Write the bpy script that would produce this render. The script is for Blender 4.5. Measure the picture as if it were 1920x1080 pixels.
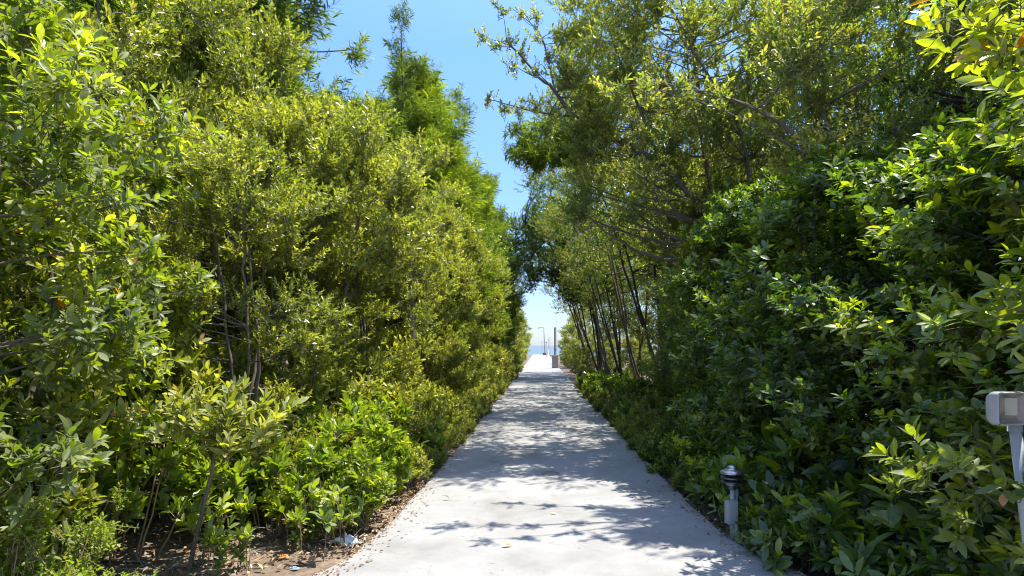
import bpy, math, random
import numpy as np
for o in list(bpy.data.objects): bpy.data.objects.remove(o)
S = bpy.context.scene
R = math.radians
# ------------------------------------------------------------------ camera
CH = 1.6
cd = bpy.data.cameras.new('camera'); cam = bpy.data.objects.new('camera', cd); S.collection.objects.link(cam)
cam.location = (0, 0, CH); cam.rotation_euler = (R(90), 0, 0)
cd.sensor_width = 36; cd.lens = 22.5
cd.shift_x = -51/1920; cd.shift_y = 108/1920
cd.clip_end = 20000; cd.clip_start = 0.05
S.camera = cam
# ------------------------------------------------------------------ sky and sun
SUN_EL, SUN_AZ = 69, 68          # azimuth measured from +Y (ahead) towards +X (right)
w = bpy.data.worlds.new('World'); S.world = w; w.use_nodes = True
nt = w.node_tree; bg = nt.nodes['Background']
sky = nt.nodes.new('ShaderNodeTexSky'); sky.sky_type = 'NISHITA'; sky.sun_disc = False
sky.sun_elevation = R(SUN_EL); sky.sun_rotation = R(SUN_AZ)
sky.air_density = 1.0; sky.dust_density = 0.25; sky.ozone_density = 3.2
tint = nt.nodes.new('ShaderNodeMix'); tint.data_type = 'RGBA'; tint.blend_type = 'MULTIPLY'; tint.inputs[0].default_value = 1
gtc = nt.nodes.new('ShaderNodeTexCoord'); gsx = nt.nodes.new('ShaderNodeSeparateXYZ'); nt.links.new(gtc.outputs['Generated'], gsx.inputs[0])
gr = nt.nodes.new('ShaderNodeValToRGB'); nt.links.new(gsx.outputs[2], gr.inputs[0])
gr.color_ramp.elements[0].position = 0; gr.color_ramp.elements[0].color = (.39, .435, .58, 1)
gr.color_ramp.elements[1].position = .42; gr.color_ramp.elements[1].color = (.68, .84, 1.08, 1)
gz = gr.color_ramp.elements.new(1.0); gz.color = (2.3, 2.0, 1.95, 1)  # zenith boosted above the frame, added fill to lift the shade on the path
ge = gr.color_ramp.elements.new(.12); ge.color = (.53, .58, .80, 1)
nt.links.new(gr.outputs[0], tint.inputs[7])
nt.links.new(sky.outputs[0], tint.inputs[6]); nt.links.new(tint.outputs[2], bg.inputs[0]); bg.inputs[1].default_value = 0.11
sd = bpy.data.lights.new('sun', 'SUN'); sun = bpy.data.objects.new('sun', sd); S.collection.objects.link(sun)
sd.energy = 3.6; sd.angle = R(0.53); sd.color = (1, .95, .86)
sun.rotation_euler = (R(90-SUN_EL), 0, R(180-SUN_AZ))
sun.location = (30, 15, 50)
S.view_settings.view_transform = 'Standard'; S.view_settings.look = 'None'
S.view_settings.exposure = 1.6
S.cycles.pixel_filter_type = 'BLACKMAN_HARRIS'; S.cycles.filter_width = 1.1; S.view_settings.gamma = 1
# ------------------------------------------------------------------ helpers
col = S.collection
def px(x, y, D): return np.array([(x-1011)/1200*D, D, CH-(y-648)/1200*D])
def tag(o, label=None, cat=None, group=None, kind=None):
    if label: o['label'] = label
    if cat: o['category'] = cat
    if group: o['group'] = group
    if kind: o['kind'] = kind
    return o
def empty(name, loc=(0, 0, 0), rz=0, label=None, cat=None, group=None):
    o = bpy.data.objects.new(name, None); o.empty_display_size = .2; col.objects.link(o)
    o.location = loc; o.rotation_euler = (0, 0, rz)
    return tag(o, label, cat, group)
def mesh_from(name, V, F, mat, parent=None, smooth=True, attr=None):
    """V (n,3) F (m,4) quads"""
    V = np.asarray(V, dtype=np.float32); F = np.asarray(F, dtype=np.int32)
    me = bpy.data.meshes.new(name)
    me.vertices.add(len(V)); me.vertices.foreach_set('co', V.ravel())
    k = F.shape[1]
    me.loops.add(F.size); me.loops.foreach_set('vertex_index', F.ravel())
    me.polygons.add(len(F)); me.polygons.foreach_set('loop_start', np.arange(0, F.size, k, dtype=np.int32))
    try: me.polygons.foreach_set('loop_total', np.full(len(F), k, dtype=np.int32))
    except Exception: pass
    if attr is not None:
        a = me.attributes.new('leafrnd', 'FLOAT', 'POINT'); a.data.foreach_set('value', np.asarray(attr, dtype=np.float32))
    me.update(calc_edges=True)
    me.polygons.foreach_set('use_smooth', np.full(len(F), smooth, dtype=bool))
    if mat: me.materials.append(mat)
    o = bpy.data.objects.new(name, me); col.objects.link(o)
    if parent: o.parent = parent
    return o
def unit(a): return a/np.maximum(np.linalg.norm(a, axis=-1, keepdims=True), 1e-9)
class Geo:
    def __init__(s): s.V = []; s.F = []; s.n = 0
    def add(s, V, F):
        s.V.append(np.asarray(V, float)); s.F.append(np.asarray(F, int)+s.n); s.n += len(V)
    def tube(s, P, r, k=6, cap=True):
        P = np.asarray(P, float); n = len(P); r = np.broadcast_to(np.asarray(r, float), (n,))
        T = unit(np.gradient(P, axis=0))
        up = np.array([0, 0, 1.0]) if abs(T[0, 2]) < .9 else np.array([1.0, 0, 0])
        A = unit(np.cross(T, up)); B = np.cross(T, A)
        th = np.arange(k)*2*math.pi/k
        ring = P[:, None, :]+r[:, None, None]*(A[:, None, :]*np.cos(th)[None, :, None]+B[:, None, :]*np.sin(th)[None, :, None])
        V = ring.reshape(-1, 3); F = []
        for i in range(n-1):
            for j in range(k):
                F.append((i*k+j, i*k+(j+1) % k, (i+1)*k+(j+1) % k, (i+1)*k+j))
        if cap and k == 4: F.append((0, 1, 2, 3)); F.append(((n-1)*k+3, (n-1)*k+2, (n-1)*k+1, (n-1)*k))
        elif cap and k > 4:
            for b, rev in ((0, 0), ((n-1)*k, 1)):
                for j in range(1, k-2, 2):
                    q = (b, b+j, b+j+1, b+j+2)
                    F.append(q)
        s.add(V, F)
    def twigs(s, A, B, r0, r1):
        """many 3-sided sticks from A to B"""
        A = np.asarray(A); B = np.asarray(B); n = len(A)
        if not n: return
        T = unit(B-A); U = unit(np.cross(T, np.array([.3, .5, .81]))); W = np.cross(T, U)
        V = np.zeros((n, 6, 3))
        for j in range(3):
            a = j*2*math.pi/3; d = U*math.cos(a)+W*math.sin(a)
            V[:, j] = A+d*r0; V[:, 3+j] = B+d*r1
        F = np.array([(0, 1, 4, 3), (1, 2, 5, 4), (2, 0, 3, 5)])
        s.add(V.reshape(-1, 3), (F[None]+(np.arange(n)*6)[:, None, None]).reshape(-1, 4))
    def box(s, c, d, rz=0):
        x, y, z = d[0]/2, d[1]/2, d[2]/2
        V = np.array([(-x, -y, -z), (x, -y, -z), (x, y, -z), (-x, y, -z), (-x, -y, z), (x, -y, z), (x, y, z), (-x, y, z)])
        cs, sn = math.cos(rz), math.sin(rz); V = V@np.array([[cs, sn, 0], [-sn, cs, 0], [0, 0, 1]])+np.asarray(c)
        s.add(V, [(0, 3, 2, 1), (4, 5, 6, 7), (0, 1, 5, 4), (1, 2, 6, 5), (2, 3, 7, 6), (3, 0, 4, 7)])
    def lathe(s, prof, c=(0, 0, 0), k=28):
        P = np.asarray(prof, float); th = np.arange(k)*2*math.pi/k
        V = np.stack([P[:, 0:1]*np.cos(th), P[:, 0:1]*np.sin(th), np.repeat(P[:, 1:2], k, 1)], -1).reshape(-1, 3)+np.asarray(c)
        F = [(i*k+j, i*k+(j+1) % k, (i+1)*k+(j+1) % k, (i+1)*k+j) for i in range(len(P)-1) for j in range(k)]
        s.add(V, F)
    def build(s, name, mat, parent=None, smooth=True):
        return mesh_from(name, np.concatenate(s.V), np.concatenate(s.F), mat, parent, smooth)
def bevel(o, wd, seg=2):
    m = o.modifiers.new('bevel', 'BEVEL'); m.width = wd; m.segments = seg; m.limit_method = 'ANGLE'; return o
def curve(a, b, bend=(0, 0, 0), n=6):
    a = np.asarray(a, float); b = np.asarray(b, float); t = np.linspace(0, 1, n)[:, None]
    return a+(b-a)*t+np.asarray(bend)*4*t*(1-t)
def smoothpath(pts, n=6):
    P = np.asarray(pts, float); Q = np.vstack([2*P[0]-P[1], P, 2*P[-1]-P[-2]]); out = []
    for i in range(1, len(Q)-2):
        for t in np.linspace(0, 1, n, endpoint=False):
            p0, p1, p2, p3 = Q[i-1:i+3]
            out.append(.5*((2*p1)+(-p0+p2)*t+(2*p0-5*p1+4*p2-p3)*t*t+(-p0+3*p1-3*p2+p3)*t**3))
    out.append(P[-1]); return np.array(out)
# ------------------------------------------------------------------ materials
def newmat(name):
    m = bpy.data.materials.new(name); m.use_nodes = True; t = m.node_tree
    return m, t, t.nodes['Principled BSDF'], t.nodes['Material Output']
def N(t, typ, **kw):
    n = t.nodes.new(typ)
    for k, v in kw.items():
        if k.startswith('i_'):
            key = k[2:]; key = int(key) if key.isdigit() else key.replace('_', ' ')
            n.inputs[key].default_value = v
        else: setattr(n, k, v)
    return n
def ramp(t, stops, src=None):
    r = t.nodes.new('ShaderNodeValToRGB'); e = r.color_ramp.elements
    while len(e) > 1: e.remove(e[-1])
    e[0].position = stops[0][0]; e[0].color = (*stops[0][1], 1)
    for p, c in stops[1:]:
        x = e.new(p); x.color = (*c, 1)
    if src is not None: t.links.new(src, r.inputs[0])
    return r
def leaf_mat(name, stops, rough=.38, trans=.35, under=.75, spec=.5, tcol=(1.15, 1.25, .5)):
    """leaf-by-leaf colour; the underside of a leaf is duller and paler, the blade lets light through"""
    m, t, b, out = newmat(name)
    at = N(t, 'ShaderNodeAttribute', attribute_name='leafrnd')
    oi = N(t, 'ShaderNodeObjectInfo')
    ma = N(t, 'ShaderNodeMath', operation='MULTIPLY_ADD', i_1=.16, i_2=-.08); t.links.new(oi.outputs['Random'], ma.inputs[0])
    ad = N(t, 'ShaderNodeMath', operation='ADD', use_clamp=True); t.links.new(at.outputs['Fac'], ad.inputs[0]); t.links.new(ma.outputs[0], ad.inputs[1])
    r = ramp(t, stops, ad.outputs[0])
    tco = N(t, 'ShaderNodeTexCoord'); no = N(t, 'ShaderNodeTexNoise', i_Scale=38.0, i_Detail=4.0, i_Roughness=.6); t.links.new(tco.outputs['Object'], no.inputs['Vector'])
    rn = ramp(t, [(.3, (.68, .74, .8)), (.5, (1, 1, 1)), (.66, (1.12, 1.05, .9)), (.74, (1.0, .62, .35))], no.outputs[0])
    r0 = r; r = N(t, 'ShaderNodeVectorMath', operation='MULTIPLY'); t.links.new(r0.outputs[0], r.inputs[0]); t.links.new(rn.outputs[0], r.inputs[1])
    geo = N(t, 'ShaderNodeNewGeometry')
    und = N(t, 'ShaderNodeMix', data_type='RGBA', blend_type='MIX'); und.inputs[0].default_value = .5
    hsv = N(t, 'ShaderNodeHueSaturation', i_Saturation=under, i_Value=1.12); t.links.new(r.outputs[0], hsv.inputs['Color'])
    mx = N(t, 'ShaderNodeMix', data_type='RGBA'); t.links.new(geo.outputs['Backfacing'], mx.inputs[0])
    t.links.new(r.outputs[0], mx.inputs[6]); t.links.new(hsv.outputs[0], mx.inputs[7])
    t.links.new(mx.outputs[2], b.inputs['Base Color'])
    b.inputs['Roughness'].default_value = rough; b.inputs['Specular IOR Level'].default_value = spec
    rr = N(t, 'ShaderNodeMath', operation='MULTIPLY_ADD', i_1=.25, i_2=rough); t.links.new(geo.outputs['Backfacing'], rr.inputs[0]); t.links.new(rr.outputs[0], b.inputs['Roughness'])
    tr = N(t, 'ShaderNodeBsdfTranslucent')
    mul = N(t, 'ShaderNodeMix', data_type='RGBA', blend_type='MULTIPLY'); mul.inputs[0].default_value = 1
    t.links.new(r.outputs[0], mul.inputs[6]); mul.inputs[7].default_value = (*[c*1.6 for c in tcol], 1)
    t.links.new(mul.outputs[2], tr.inputs[0])
    ms = N(t, 'ShaderNodeMixShader', i_0=trans); t.links.new(b.outputs[0], ms.inputs[1]); t.links.new(tr.outputs[0], ms.inputs[2])
    t.links.new(ms.outputs[0], out.inputs[0])
    return m
def bark_mat(name, c0, c1, scale=14):
    m, t, b, out = newmat(name)
    tc = N(t, 'ShaderNodeTexCoord'); mp = N(t, 'ShaderNodeMapping'); mp.inputs['Scale'].default_value = (1, 1, .25)
    t.links.new(tc.outputs['Object'], mp.inputs[0])
    n = N(t, 'ShaderNodeTexNoise', i_Scale=scale, i_Detail=6, i_Roughness=.7); t.links.new(mp.outputs[0], n.inputs['Vector'])
    r = ramp(t, [(.3, c0), (.7, c1)], n.outputs[0]); t.links.new(r.outputs[0], b.inputs['Base Color'])
    b.inputs['Roughness'].default_value = .85
    bp = N(t, 'ShaderNodeBump', i_Strength=.6, i_Distance=.02); t.links.new(n.outputs[0], bp.inputs['Height']); t.links.new(bp.outputs[0], b.inputs['Normal'])
    return m
def plain(name, c, rough=.5, metal=0, var=.12, scale=20, spec=.5):
    m, t, b, out = newmat(name)
    tc = N(t, 'ShaderNodeTexCoord'); n = N(t, 'ShaderNodeTexNoise', i_Scale=scale, i_Detail=5); t.links.new(tc.outputs['Object'], n.inputs['Vector'])
    r = ramp(t, [(.3, tuple(x*(1-var) for x in c)), (.7, tuple(min(1, x*(1+var)) for x in c))], n.outputs[0])
    t.links.new(r.outputs[0], b.inputs['Base Color'])
    b.inputs['Roughness'].default_value = rough; b.inputs['Metallic'].default_value = metal; b.inputs['Specular IOR Level'].default_value = spec
    return m
YEL = (.42, .30, .02)
M_BUTTON = leaf_mat('buttonwood_leaf', [(0, (.095, .12, .014)), (.4, (.215, .235, .024)), (.8, (.35, .35, .04)), (.97, (.45, .43, .07)), (1, YEL)], rough=.3, trans=.42, spec=.6)
M_GOLD = leaf_mat('golden_buttonwood_leaf', [(0, (.12, .135, .014)), (.4, (.245, .26, .026)), (.8, (.37, .36, .045)), (.97, (.46, .42, .07)), (1, YEL)], rough=.3, trans=.42, spec=.6)
M_FRESH = leaf_mat('fresh_leaf', [(0, (.06, .11, .008)), (.35, (.14, .20, .01)), (.7, (.24, .30, .012)), (.92, (.36, .39, .015)), (1, (.44, .42, .02))], rough=.3, trans=.42)
M_VINE = leaf_mat('vine_leaf', [(0, (.08, .14, .01)), (.5, (.19, .26, .014)), (1, (.33, .38, .02))], rough=.45, trans=.42)
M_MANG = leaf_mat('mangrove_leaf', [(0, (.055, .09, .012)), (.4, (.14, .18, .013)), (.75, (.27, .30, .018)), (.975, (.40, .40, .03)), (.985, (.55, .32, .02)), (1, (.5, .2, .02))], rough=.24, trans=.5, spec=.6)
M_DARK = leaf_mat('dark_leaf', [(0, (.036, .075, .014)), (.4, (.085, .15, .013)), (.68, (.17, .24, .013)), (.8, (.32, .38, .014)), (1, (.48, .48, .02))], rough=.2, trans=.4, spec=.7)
M_OLIVE = leaf_mat('olive_leaf', [(0, (.09, .12, .022)), (.5, (.19, .22, .035)), (.9, (.34, .33, .06)), (1, (.32, .2, .05))], rough=.28, trans=.5, spec=.6)
M_NEEDLE = leaf_mat('casuarina_needle', [(0, (.10, .15, .018)), (.5, (.19, .25, .022)), (1, (.31, .36, .035))], rough=.6, trans=.5)
M_BARK = bark_mat('grey_brown_bark', (.08, .062, .045), (.19, .155, .12))
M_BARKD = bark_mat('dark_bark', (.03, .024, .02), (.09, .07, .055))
M_BARKL = bark_mat('pale_bark', (.15, .125, .095), (.28, .25, .205))
M_STEM = bark_mat('tan_stem', (.22, .15, .07), (.34, .25, .13), 30)
# ------------------------------------------------------------------ leaves
def leaf_geo(P, D, Nn, L, W, rng, detail=1, curl=.12, fold=.25):
    """blades: base P, direction D, upper-face normal Nn; L, W arrays"""
    n = len(P); D = unit(D); Sd = unit(np.cross(D, Nn)); Nn = np.cross(Sd, D)
    L = L[:, None]; W = W[:, None]
    c = rng.uniform(-.5, 1.7, (n, 1))*curl; fold = fold*rng.uniform(.3, 2.0, (n, 1))
    if detail == 2:
        st = [(.06, .06), (.3, .42), (.62, .5), (.86, .30), (1, .03)]; V = np.zeros((n, 15, 3)); F = []
        for i, (s, ww) in enumerate(st):
            base = P+D*L*s-Nn*L*c*s*s*1.6
            V[:, 3*i] = base+Sd*W*ww+Nn*W*ww*fold; V[:, 3*i+1] = base; V[:, 3*i+2] = base-Sd*W*ww+Nn*W*ww*fold
            if i: a = 3*(i-1); F += [(a, a+1, a+4, a+3), (a+1, a+2, a+5, a+4)]
        F = np.array(F); k = 15
    else:
        V = np.zeros((n, 6, 3))
        V[:, 0] = P; V[:, 3] = P+D*L-Nn*L*c*1.4
        for i, s, ww, sg in ((1, .32, .47, 1), (2, .72, .42, 1), (4, .72, .42, -1), (5, .32, .47, -1)):
            V[:, i] = P+D*L*s+sg*Sd*W*ww+Nn*(W*ww*fold-L*c*s*s*1.2)
        F = np.array([(0, 1, 2, 3), (0, 3, 4, 5)]); k = 6
    return V.reshape(-1, 3), (F[None]+(np.arange(n)*k)[:, None, None]).reshape(-1, 4), k
def foliage(tips, axes, rng, per=10, tl=.2, L=.07, W=.025, t0=.2, ang=(35, 75), detail=1, upb=.5, droop=0., curl=.12, lv=.25, cr=None):
    """leaves spiralling round the last bit of each twig"""
    n = len(tips); axes = unit(axes)
    j = np.tile(np.arange(per), n); ti = np.repeat(np.arange(n), per)
    t = t0+(1-t0)*(j+rng.uniform(0, 1, n*per))/per
    A = axes[ti]; U = unit(np.cross(A, np.array([.31, .22, .93]))); Wd = np.cross(A, U)
    ph = j*2.39996+rng.uniform(0, 6.28, n)[ti]+rng.normal(0, .25, n*per)
    a = np.radians(ang[1]+(ang[0]-ang[1])*t+rng.normal(0, 11, n*per))
    per_ = U*np.cos(ph)[:, None]+Wd*np.sin(ph)[:, None]
    D = A*np.cos(a)[:, None]+per_*np.sin(a)[:, None]; D[:, 2] -= droop; D = unit(D)
    Nn = A+np.array([0, 0, upb])+rng.normal(0, .33, (n*per, 3))
    P = tips[ti]-A*tl*(1-t)[:, None]
    s = rng.uniform(1-lv, 1+lv, n*per)
    V, F, k = leaf_geo(P, D, Nn, L*s, W*s*rng.uniform(.85, 1.15, n*per), rng, detail, curl)
    base = rng.uniform(0, 1, n) if cr is None else cr
    c = np.clip(.62*base[ti]+.38*rng.uniform(0, 1, n*per)+.25*(t-.6), 0, .965)
    odd = rng.uniform(0, 1, n*per) < .004; c[odd] = 1
    return V, F, np.repeat(c, k)
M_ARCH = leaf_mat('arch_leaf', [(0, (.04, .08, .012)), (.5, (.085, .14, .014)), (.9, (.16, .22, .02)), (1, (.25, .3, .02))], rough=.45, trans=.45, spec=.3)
KINDS = {
 'arch':   dict(leaf=M_ARCH, bark=M_BARKD, per=11, tl=.18, L=.07, W=.030, t0=.2, ang=(30, 80)),
 'button': dict(leaf=M_BUTTON, bark=M_BARK, per=14, tl=.22, L=.062, W=.024, t0=.1, ang=(25, 60)),
 'fresh':  dict(leaf=M_FRESH, bark=M_STEM, per=10, tl=.14, L=.085, W=.034, t0=.35, ang=(25, 65)),
 'mang':   dict(leaf=M_MANG, bark=M_BARK, per=11, tl=.11, L=.078, W=.029, t0=.2, ang=(25, 85), detail=2, lv=.45, curl=.2),
 'mangd':  dict(leaf=M_DARK, bark=M_BARKD, per=11, tl=.11, L=.074, W=.031, t0=.2, ang=(25, 85), detail=2, lv=.45, curl=.2),
 'dark':   dict(leaf=M_DARK, bark=M_BARKD, per=11, tl=.18, L=.07, W=.030, t0=.2, ang=(30, 80)),
 'olive':  dict(leaf=M_OLIVE, bark=M_BARK, per=14, tl=.22, L=.06, W=.023, t0=.1, ang=(30, 70)),
 'needle': dict(leaf=M_NEEDLE, bark=M_BARKD, per=26, tl=.5, L=.17, W=.0062, t0=.0, ang=(22, 50), curl=.35),
 'gold': dict(leaf=M_GOLD, bark=M_BARK, per=13, tl=.22, L=.066, W=.026, t0=.1, ang=(25, 60)),
 'vine': dict(leaf=M_VINE, bark=M_STEM, per=26, tl=.26, L=.03, W=.015, t0=.0, ang=(45, 85)),
}
def clumps_env(rng, n, z0, z1, R_, prof, inner=.5, c=(0, 0), lean=(0, 0), cz=None):
    z = rng.uniform(0, 1, n); th = rng.uniform(0, 6.283, n)
    rad = R_*np.array([prof(v) for v in z])*np.sqrt(rng.uniform(inner*inner, 1, n))
    zz = z0+(z1-z0)*z
    x = c[0]+lean[0]*z+rad*np.cos(th); y = c[1]+lean[1]*z+rad*np.sin(th)
    return np.stack([x, y, zz], 1)
def make_tree(name, kind, seed, stems, C, cr, tips=30, loc=(0, 0, 0), label=None, cat='tree', group=None, sc=1.0, twig=True, flat=.75, brk=1., over=None, up=.7):
    """stems: list of (points, r0, r1). C clump centres, cr clump radius (scalar or array)"""
    rng = np.random.default_rng(seed); K = dict(KINDS[kind]); K.update(over or {})
    root = empty(name, loc, 0, label, cat, group)
    g = Geo(); SP = []; SR = []
    for pts, r0, r1 in stems:
        P = smoothpath(pts, 5); P[1:] += rng.normal(0, .012, (len(P)-1, 3))*(1 if r0 > .03 else .3)
        rr = r0+(r1-r0)*np.linspace(0, 1, len(P))**.8
        rr[0] *= 1.3
        g.tube(P, rr, 8 if r0 > .03 else 5, cap=False); SP.append(P); SR.append(rr)
    SP = np.concatenate(SP); SR = np.concatenate(SR)
    crs = np.broadcast_to(np.asarray(cr, float), (len(C),))
    tp = []; ax = []; tb = []; hue = []
    for c, r in zip(C, crs):
        d = SP-c; dist = np.linalg.norm(d, axis=1)+np.maximum(0, d[:, 2]+.25*dist_h(d))*2.2
        i = int(np.argmin(dist)); a = SP[i]; ln = np.linalg.norm(c-a)
        br = min(SR[i]*.6, .006+.012*ln)*brk
        if ln > .08:
            g.tube(curve(a, c, rng.normal(0, .06, 3)*ln+np.array([0, 0, -.05*ln]), 6), np.linspace(br, br*.35, 6), 5, cap=False)
        m = max(3, int(tips*(r/np.mean(crs))**2))
        v = unit(rng.normal(0, 1, (m, 3)))*(rng.uniform(0, 1, (m, 1))**.45)*r; v[:, 2] *= flat
        q = c+v
        q[:, 2] = np.maximum(q[:, 2], .05)
        tp.append(q); ax.append(unit(v)+np.array([0, 0, up])+unit(c-a+1e-6)*.4+rng.normal(0, .25, (m, 3)))
        tb.append(np.repeat(c[None], m, 0)); hue.append(np.clip(rng.uniform(.05, .85)+rng.normal(0, .14, m), 0, 1))
    tp = np.concatenate(tp); ax = unit(np.concatenate(ax)); tb = np.concatenate(tb); hue = np.concatenate(hue)
    if twig:
        mid = tp-ax*K['tl']
        keep = rng.uniform(0, 1, len(tp)) < .55; tb2 = tb+(mid-tb)*rng.uniform(.25, .6, (len(tp), 1))+rng.normal(0, .02, tp.shape); g.twigs(tb2[keep], mid[keep], .0032*brk, .0025*brk); g.twigs(mid, tp, .003*brk, .0015*brk)
    g.build('trunk', K['bark'], root)
    V, F, c = foliage(tp, ax, rng, **{k: v for k, v in K.items() if k not in ('leaf', 'bark')}, cr=hue)
    mesh_from('crown', V, F, K['leaf'], root, smooth=True, attr=c)
    return root
def dist_h(d): return np.linalg.norm(d[:, :2], axis=1)
def copy_tree(o, loc, rz=0, sc=(1, 1, 1), label=None, group=None, tilt=(0, 0)):
    r = o.copy(); col.objects.link(r); r.location = loc; r.rotation_euler = (tilt[0], tilt[1], rz); r.scale = sc
    if label: r['label'] = label
    if group: r['group'] = group
    for ch in o.children:
        c = ch.copy(); col.objects.link(c); c.parent = r
    return r
def place(o, loc, rz=0, sc=(1, 1, 1), label=None, group=None, tilt=(0, 0)):
    """first use moves the original, afterwards a copy"""
    if not o.get('_used'):
        o['_used'] = 1; o.location = loc; o.rotation_euler = (tilt[0], tilt[1], rz); o.scale = sc
        if label: o['label'] = label
        if group: o['group'] = group
        return o
    return copy_tree(o, loc, rz, sc, label, group, tilt)
GZ = -.07
# ------------------------------------------------------------------ ground
def ground_mat():
    m, t, b, out = newmat('soil')
    tc = N(t, 'ShaderNodeTexCoord')
    n = N(t, 'ShaderNodeTexNoise', i_Scale=2.2, i_Detail=9, i_Roughness=.72); t.links.new(tc.outputs['Object'], n.inputs['Vector'])
    n2 = N(t, 'ShaderNodeTexVoronoi', i_Scale=34.0); t.links.new(tc.outputs['Object'], n2.inputs['Vector'])
    r = ramp(t, [(.25, (.08, .06, .042)), (.5, (.17, .13, .095)), (.75, (.30, .245, .185))], n.outputs[0])
    r2 = ramp(t, [(0, (.45, .4, .36)), (1, (1.25, 1.15, 1.05))], n2.outputs['Color'])
    mx = N(t, 'ShaderNodeMix', data_type='RGBA', blend_type='MULTIPLY'); mx.inputs[0].default_value = .8
    t.links.new(r.outputs[0], mx.inputs[6]); t.links.new(r2.outputs[0], mx.inputs[7]); t.links.new(mx.outputs[2], b.inputs['Base Color'])
    b.inputs['Roughness'].default_value = .95
    bp = N(t, 'ShaderNodeBump', i_Strength=.8, i_Distance=.03); t.links.new(n.outputs[0], bp.inputs['Height']); t.links.new(bp.outputs[0], b.inputs['Normal'])
    return m
def ground():
    xs = np.unique(np.concatenate([np.linspace(-400, -12, 14), np.linspace(-12, 12, 121), np.linspace(12, 400, 14)]))
    ys = np.unique(np.concatenate([np.linspace(-60, -4, 8), np.linspace(-4, 24, 121), np.linspace(24, 124, 30)]))
    X, Y = np.meshgrid(xs, ys); rng = np.random.default_rng(3)
    Z = np.full_like(X, GZ)
    off = np.clip((np.abs(X)-2.0)/1.5, 0, 1)
    Z += off*(.05*np.sin(X*1.7+Y*.9)*np.cos(Y*1.3-X*.6)+.02*rng.normal(0, 1, X.shape)*(np.abs(X) < 12))
    edge = np.clip((Y-116)/8, 0, 1); Z -= edge*1.6
    V = np.stack([X, Y, Z], -1).reshape(-1, 3); nx = len(xs)
    i, j = np.meshgrid(np.arange(len(ys)-1), np.arange(nx-1), indexing='ij'); a = (i*nx+j).ravel()
    F = np.stack([a, a+1, a+nx+1, a+nx], 1)
    o = mesh_from('ground', V, F, ground_mat()); tag(o, 'brown soil under the trees beside the path', 'ground', kind='structure')
ground()
def sea():
    m, t, b, out = newmat('sea_water')
    b.inputs['Base Color'].default_value = (.10, .14, .16, 1); b.inputs['Roughness'].default_value = .55; b.inputs['Specular IOR Level'].default_value = .3
    tc = N(t, 'ShaderNodeTexCoord'); n = N(t, 'ShaderNodeTexNoise', i_Scale=.6, i_Detail=6); t.links.new(tc.outputs['Object'], n.inputs['Vector'])
    bp = N(t, 'ShaderNodeBump', i_Strength=.8, i_Distance=.3); t.links.new(n.outputs[0], bp.inputs['Height']); t.links.new(bp.outputs[0], b.inputs['Normal'])
    V = [(-9000, 100, -1.2), (9000, 100, -1.2), (9000, 15000, -1.2), (-9000, 15000, -1.2)]
    tag(mesh_from('water', V, [(0, 1, 2, 3)], m), 'blue sea beyond the far end of the path', 'sea', kind='structure')
sea()
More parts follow.
